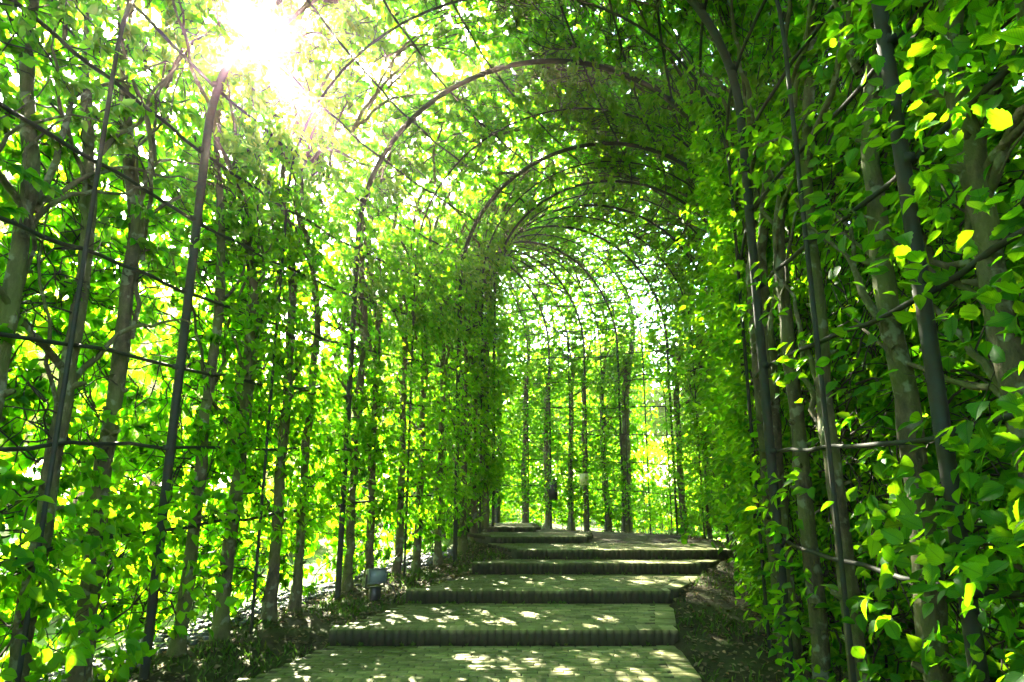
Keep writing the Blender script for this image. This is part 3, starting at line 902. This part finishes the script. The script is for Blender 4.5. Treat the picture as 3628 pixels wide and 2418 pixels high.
# thin shoots at the foot of the far hedge
for k, u in enumerate((6.25, 6.42, 6.62, 6.8, 7.3, 8.4, 8.85, 9.35)):
    base, _ = surf(u, 0.0, .22, 1)
    root = empty('hornbeam_sapling', tuple(float(q) for q in base), f'thin young hornbeam stem, {ORD[k]} from the right among the thick trunks of the far hedge', 'sapling', 'thin stems at the foot of the far hedge')
    V, F, _, _ = trunk_mesh(u, 1, .028, .22, .12 * (-1) ** k, 700 + k, top=2.6)
    put('trunk', mesh_np('trunk', V, F, M_BARK), root)

# ------------------------------------------------------------------ ground details
def scatter(n, x0, x1, y0, y1):
    x = rng.uniform(x0, x1, n); y = rng.uniform(y0, y1, n)
    L = foot(np.interp(y, ST_L[:11, 1], ST_U[:11]), -1)[:, 0]; Rr = foot(np.interp(y, ST_R[:11, 1], ST_U[:11]), 1)[:, 0]
    xl = np.interp(y, PY, PXL); xr = np.interp(y, PY, PXR)
    return x, y, L, Rr, xl, xr
x, y, L, Rr, xl, xr = scatter(60000, -4, 5, 3.5, 14)
bed = ((x > L - .3) & (x < xl - .0)) | ((x > xr + .02) & (x < Rr + .4))
patch = (np.sin(x * 5.1 + y * 2.3) + np.sin(x * 2.2 - y * 4.1) + rng.normal(0, .7, len(x)) > .3)
k = bed & patch & ((x < 0) | (rng.random(len(x)) < .6))
x, y = x[k][:14000], y[k][:14000]
n = len(x)
P = np.stack([x, y, gz(x, y) - .01], -1)
D = unit(np.stack([rng.normal(0, .5, n), rng.normal(0, .5, n), np.ones(n)], -1)); n0 = unit(rng.normal(0, 1, (n, 3)))
Nn = unit(n0 - D * np.sum(n0 * D, 1, keepdims=True))
ln = rng.uniform(.03, .10, n)
link('grass', leaves_mesh('grass', P, D, Nn, ln, ln * .09, rng.random(n), m=M_GRASS), kind='stuff', label='short grass and weeds on the dark soil beside the steps', category='grass')

x, y, L, Rr, xl, xr = scatter(16000, -4, 5, 3.5, 15)
k = (((x > L - .4) & (x < xl - .02)) | ((x > xr + .02) & (x < Rr + .6)))
x, y = x[k][:7000], y[k][:7000]; n = len(x)
P = np.stack([x, y, gz(x, y) + .012], -1)
a = rng.uniform(0, 2 * math.pi, n)
D = unit(np.stack([np.cos(a), np.sin(a), rng.normal(0, .2, n)], -1)); n0 = unit(rng.normal(0, .25, (n, 3)) + np.array([0, 0, 1]))
Nn = unit(n0 - D * np.sum(n0 * D, 1, keepdims=True)); ln = rng.uniform(.03, .07, n)
link('fallen_leaves', leaves_mesh('fallen_leaves', P, D, Nn, ln, ln * .6, rng.random(n), m=M_LITTER), kind='stuff', label='dry fallen leaves scattered over the soil beside the path', category='leaf litter')

# weeds in the joints at the riser feet
wp = []
for i in range(1, 5):
    for _ in range(16):
        xx = rng.uniform(xl_at(STEP_Y[i]), xr_at(STEP_Y[i])); wp.append((xx, STEP_Y[i] - .02, STEP_Z[i - 1]))
wp = np.array(wp); q = np.repeat(np.arange(len(wp)), 7); n = len(q)
P = wp[q] + rng.normal(0, .012, (n, 3)) * np.array([1, .6, 0])
D = unit(rng.normal(0, .6, (n, 3)) + np.array([0, -.4, 1.0])); n0 = unit(rng.normal(0, .5, (n, 3)) + np.array([0, 0, 1]))
Nn = unit(n0 - D * np.sum(n0 * D, 1, keepdims=True)); ln = rng.uniform(.015, .045, n)
link('weeds', leaves_mesh('weeds', P, D, Nn, ln, ln * .5, rng.random(n), m=M_GRASS), kind='stuff', label='tiny green weeds growing at the foot of the brick risers', category='weeds')

# grey pebbles behind the left row
pn = 1300
uu = rng.uniform(.2, 3.6, pn); cc = rng.uniform(.25, .9, pn)
P, _ = surf(uu, 0.0, cc, -1)
P[:, 2] = gz(P[:, 0], P[:, 1]) + .01
bvv = np.array([(-1, -1, -.6), (1, -1, -.6), (1, 1, -.6), (-1, 1, -.6), (-.7, -.7, .6), (.7, -.7, .6), (.7, .7, .6), (-.7, .7, .6)]) * .5
bff = np.array([(0, 1, 5, 4), (1, 2, 6, 5), (2, 3, 7, 6), (3, 0, 4, 7), (4, 5, 6, 7), (3, 2, 1, 0)])
sz = rng.uniform(.03, .08, (pn, 1, 1)) * rng.uniform(.6, 1.2, (pn, 1, 3))
a = rng.uniform(0, 6.28, pn); vv = bvv[None] * sz * (1 + rng.normal(0, .12, (pn, 8, 3)))
vx = vv[..., 0] * np.cos(a)[:, None] - vv[..., 1] * np.sin(a)[:, None]; vy = vv[..., 0] * np.sin(a)[:, None] + vv[..., 1] * np.cos(a)[:, None]
V = np.stack([vx, vy, vv[..., 2]], -1) + P[:, None]
F = (bff[None] + (np.arange(pn) * 8)[:, None, None]).reshape(-1, 4)
link('gravel', mesh_np('gravel', V.reshape(-1, 3), F, M_PEBBLE), kind='stuff', label='bluish grey stones lying behind the left row of trunks', category='gravel')

# ------------------------------------------------------------------ floodlight in the left bed
fx, fy = -1.62, 8.05; fz = float(gz(fx, fy))
root = empty('garden_floodlight', (fx, fy, fz), 'pale grey box floodlight on a short stand in the left bed', 'floodlight')
def rot_part(parts, rz, rx, off):
    V, F = parts; V = V.copy()
    M = Matrix.Translation(Vector(off)) @ Matrix.Rotation(rz, 4, 'Z') @ Matrix.Rotation(rx, 4, 'X')
    V = np.array([tuple(M @ Vector(v)) for v in V]); return V, F
hz, tl = .29, math.radians(-6)
rz = math.radians(28)
V, F = rot_part(box(0, .10, 0, .205, .14, .165, .015), rz, tl, (fx, fy, fz + hz)); put('housing', mesh_np('housing', V, F, M_GREY), root)
V, F = rot_part(join([box(0, .004, .078, .222, .03, .018, .004), box(0, .004, -.078, .222, .03, .018, .004), box(-.102, .004, 0, .018, .03, .138, .004), box(.102, .004, 0, .018, .03, .138, .004)]), rz, tl, (fx, fy, fz + hz)); put('frame', mesh_np('frame', V, F, M_GREY), root)
V, F = rot_part(box(0, .012, 0, .186, .012, .138, 0.001), rz, tl, (fx, fy, fz + hz)); put('lens', mesh_np('lens', V, F, M_LENS), root)
V, F = rot_part(join([box(-.113, .10, -.06, .012, .035, .15, .002), box(.113, .10, -.06, .012, .035, .15, .002), box(0, .10, -.141, .238, .035, .012, .002)]), rz, 0, (fx, fy, fz + hz)); put('bracket', mesh_np('bracket', V, F, M_DARK), root)
V, F = rot_part(box(0, .10, -.24, .12, .10, .22, .01), rz, 0, (fx, fy, fz + hz)); put('stand', mesh_np('stand', V, F, M_DARK), root)
cb = np.array([(fx + .10, fy + .06, fz + .2), (fx + .19, fy - .02, fz + .17), (fx + .24, fy - .05, fz + .08), (fx + .22, fy - .05, fz + .0), (fx + .14, fy - .02, fz - .05)])
V, F = tubes(cb[None], np.full((1, 5), .010), 6); put('cable', mesh_np('cable', V, F, M_DARK), root)

# dark box and small plate on the far rail
p, nn = surf(8.93, 1.0, -.02, 1)
root = empty('hanging_box', tuple(float(q) for q in p), 'flat black box hanging on the low rail beside the far left trunk', 'box')
a = math.atan2(-.4, -.93) 
V, F = rot_part(box(0, 0, 0, .22, .10, .52, .01), -.35, 0, p); put('case', mesh_np('case', V, F, M_DARK), root)
V, F = rot_part(join([box(0, 0, .30, .012, .012, .10, .001), box(0, 0, .268, .24, .12, .016, .003)]), -.35, 0, p); put('lid', mesh_np('lid', V, F, M_DARK), root)
p, nn = surf(8.05, 1.32, -.06, 1)
root = empty('pale_sign', tuple(float(q) for q in p), 'small pale yellow square plate fixed to a thin pole in the far hedge', 'sign')
V, F = rot_part(box(0, 0, 0, .24, .012, .30, .003), -.3, 0, p); put('plate', mesh_np('plate', V, F, M_PLATE), root)
V, F = rot_part(join([box(0, .012, .08, .05, .02, .02, .001), box(0, .012, -.08, .05, .02, .02, .001)]), -.3, 0, p); put('clip', mesh_np('clip', V, F, M_DARK), root)

# ------------------------------------------------------------------ park trees outside
def park_tree(seed, H, Rr_):
    rg = np.random.default_rng(seed)
    nb = 26
    ctr = rg.normal(0, 1, (nb, 3)); ctr = unit(ctr) * rg.uniform(.35, .85, (nb, 1)) * np.array([Rr_, Rr_, H * .42]) + np.array([0, 0, H * .52])
    q = rg.integers(0, nb, 9000)
    P = ctr[q] + unit(rg.normal(0, 1, (9000, 3))) * rg.uniform(.5, 1, (9000, 1)) ** .5 * Rr_ * .34
    D = unit(rg.normal(0, 1, P.shape) - np.array([0, 0, .3])); n0 = unit(rg.normal(0, .6, P.shape) + np.array([0, 0, 1.0])); Nn = unit(n0 - D * np.sum(n0 * D, 1, keepdims=True))
    ln = rg.uniform(.18, .34, 9000)
    cm = leaves_mesh('crown', P, D, Nn, ln, ln * .7, rg.random(9000), m=M_TREE)
    n = 14; z = np.linspace(-.4, H * .62, n)
    T = np.stack([np.cumsum(rg.normal(0, .06, n)), np.cumsum(rg.normal(0, .06, n)), z], -1)
    parts = [tubes(T[None], (np.linspace(.30, .10, n) * H / 10)[None], 10, ref=(0, 1, 0))]
    for c in ctr[:12]:
        s = T[rg.integers(6, 12)]; m_ = (s + c) / 2 + np.array([0, 0, .3])
        t_ = np.linspace(0, 1, 6)[:, None]
        Q = (1 - t_) ** 2 * s + 2 * t_ * (1 - t_) * m_ + t_ ** 2 * c
        parts.append(tubes(Q[None], np.linspace(.09, .03, 6)[None], 6))
    V, F = join(parts)
    return cm, mesh_np('trunk', V, F, M_BARK)
PT = [park_tree(31, 11, 3.6), park_tree(32, 9, 3.2), park_tree(33, 13, 4.2)]
spots = []
for k, (x, y, t) in enumerate([(-15, -1, 1), (-15.5, 3, 0), (-16, 7.5, 2), (-16, 12, 0), (-16, 16.5, 2), (-16.5, 21, 1), (-17, 25.5, 0), (-17, 30.5, 2)]):
    spots.append((x, y, t, f'left of the pale walk, {ORD[k]} from the near end'))
for k, (x, y, t) in enumerate([(-14, 36, 1), (-9.5, 34, 1), (-4.5, 33.5, 0), (0, 32, 1), (4.5, 31, 0), (8.5, 28.5, 1), (11, 25, 0)]):
    spots.append((x, y, t, f'behind the far hedge, {ORD[k]} one from the left'))
for k, (x, y, t) in enumerate([(13, 21, 2), (13, 16.5, 0), (12.5, 12, 1), (11.5, 7.5, 0), (11, 3, 2), (11, -1.5, 1)]):
    spots.append((x, y, t, f'outside the right wall, {ORD[k]} one from the far end'))
for k, (x, y, t) in enumerate([(-31, 48, 2), (-20, 52, 2), (-6, 54, 2), (7, 52, 2), (20, 46, 2), (28, 34, 2), (-30, 26, 2), (-28, 12, 2)]):
    spots.append((x, y, t, f'in the tall distant row, {ORD[k]} one in order round the lawn'))
for k, (x, y, t, lb_) in enumerate(spots):
    root = empty('park_tree', (x, y, float(gz(x, y))), 'broad park tree ' + lb_, 'tree', 'park trees beyond the tunnel')
    root.rotation_euler = (0, 0, float(rng.uniform(0, 6.28)))
    c = link('crown', PT[t][0], root, kind='stuff')
    link('trunk', PT[t][1], root)

SHRUBS = [(-5.0, 4.6), (-4.9, 8.4), (-4.6, 12.2), (-4.7, 16.6), (-4.6, 21.5), (-1.4, 22.6), (1.8, 22.8), (4.8, 21.6), (7.2, 19.4), (8.6, 16.2), (9.2, 12.8)]
for k, (x, y) in enumerate(SHRUBS):
    rg = np.random.default_rng(60 + k); nl = 5200
    q = rg.normal(0, 1, (nl, 3)); q = unit(q) * rg.uniform(.45, 1, (nl, 1)) ** .5 * (1 + .15 * np.sin(q[:, :1] * 4)) * np.array([1.9, 1.5, 1.5])
    if k < 4: q = q * np.array([.55, .85, .42])
    P = q + np.array([0, 0, 1.35 if k >= 4 else .5]); P = P[P[:, 2] > .05]; nl = len(P)
    D = unit(rg.normal(0, 1, P.shape) - np.array([0, 0, .3])); n0 = unit(rg.normal(0, .6, P.shape) + np.array([0, 0, 1.0])); Nn = unit(n0 - D * np.sum(n0 * D, 1, keepdims=True))
    ln = rg.uniform(.09, .17, nl)
    root = empty('round_shrub', (x, y, float(gz(x, y))), (f'low round shrub behind the left row of trunks, {ORD[k]} from the near end' if k < 4 else f'low round shrub on the lawn behind the far hedge, {ORD[k - 4]} one from the left'), 'shrub', 'low shrubs outside the tunnel')
    link('foliage', leaves_mesh('foliage', P, D, Nn, ln, ln * .65, rg.random(nl), m=M_TREE), root, kind='stuff')
    st = []
    for j in range(7):
        a_ = j * .9; t_ = np.linspace(0, 1, 5)[:, None]
        st.append(tubes((t_ * np.array([math.cos(a_) * .8, math.sin(a_) * .7, 1.6]) * (1 if k >= 4 else .45) + np.array([0, 0, -.1]))[None], np.linspace(.035, .012, 5)[None], 6))
    V, F = join(st); link('stems', mesh_np('stems', V, F, M_BARK), root)

# ------------------------------------------------------------------ sunlit air
HAZE = 0.0038
if HAZE:
    V, F = box(0, 25, 9, 130, 140, 24, 0)
    m, nt, out = mat('haze_air')
    pv = N(nt, 'ShaderNodeVolumePrincipled')
    pv.inputs['Density'].default_value = HAZE
    pv.inputs['Color'].default_value = (1.0, 0.74, 0.60, 1)
    pv.inputs['Anisotropy'].default_value = 0.9
    nt.links.new(pv.outputs[0], out.inputs['Volume'])
    link('haze', mesh_np('haze', V, F, m), kind='stuff')
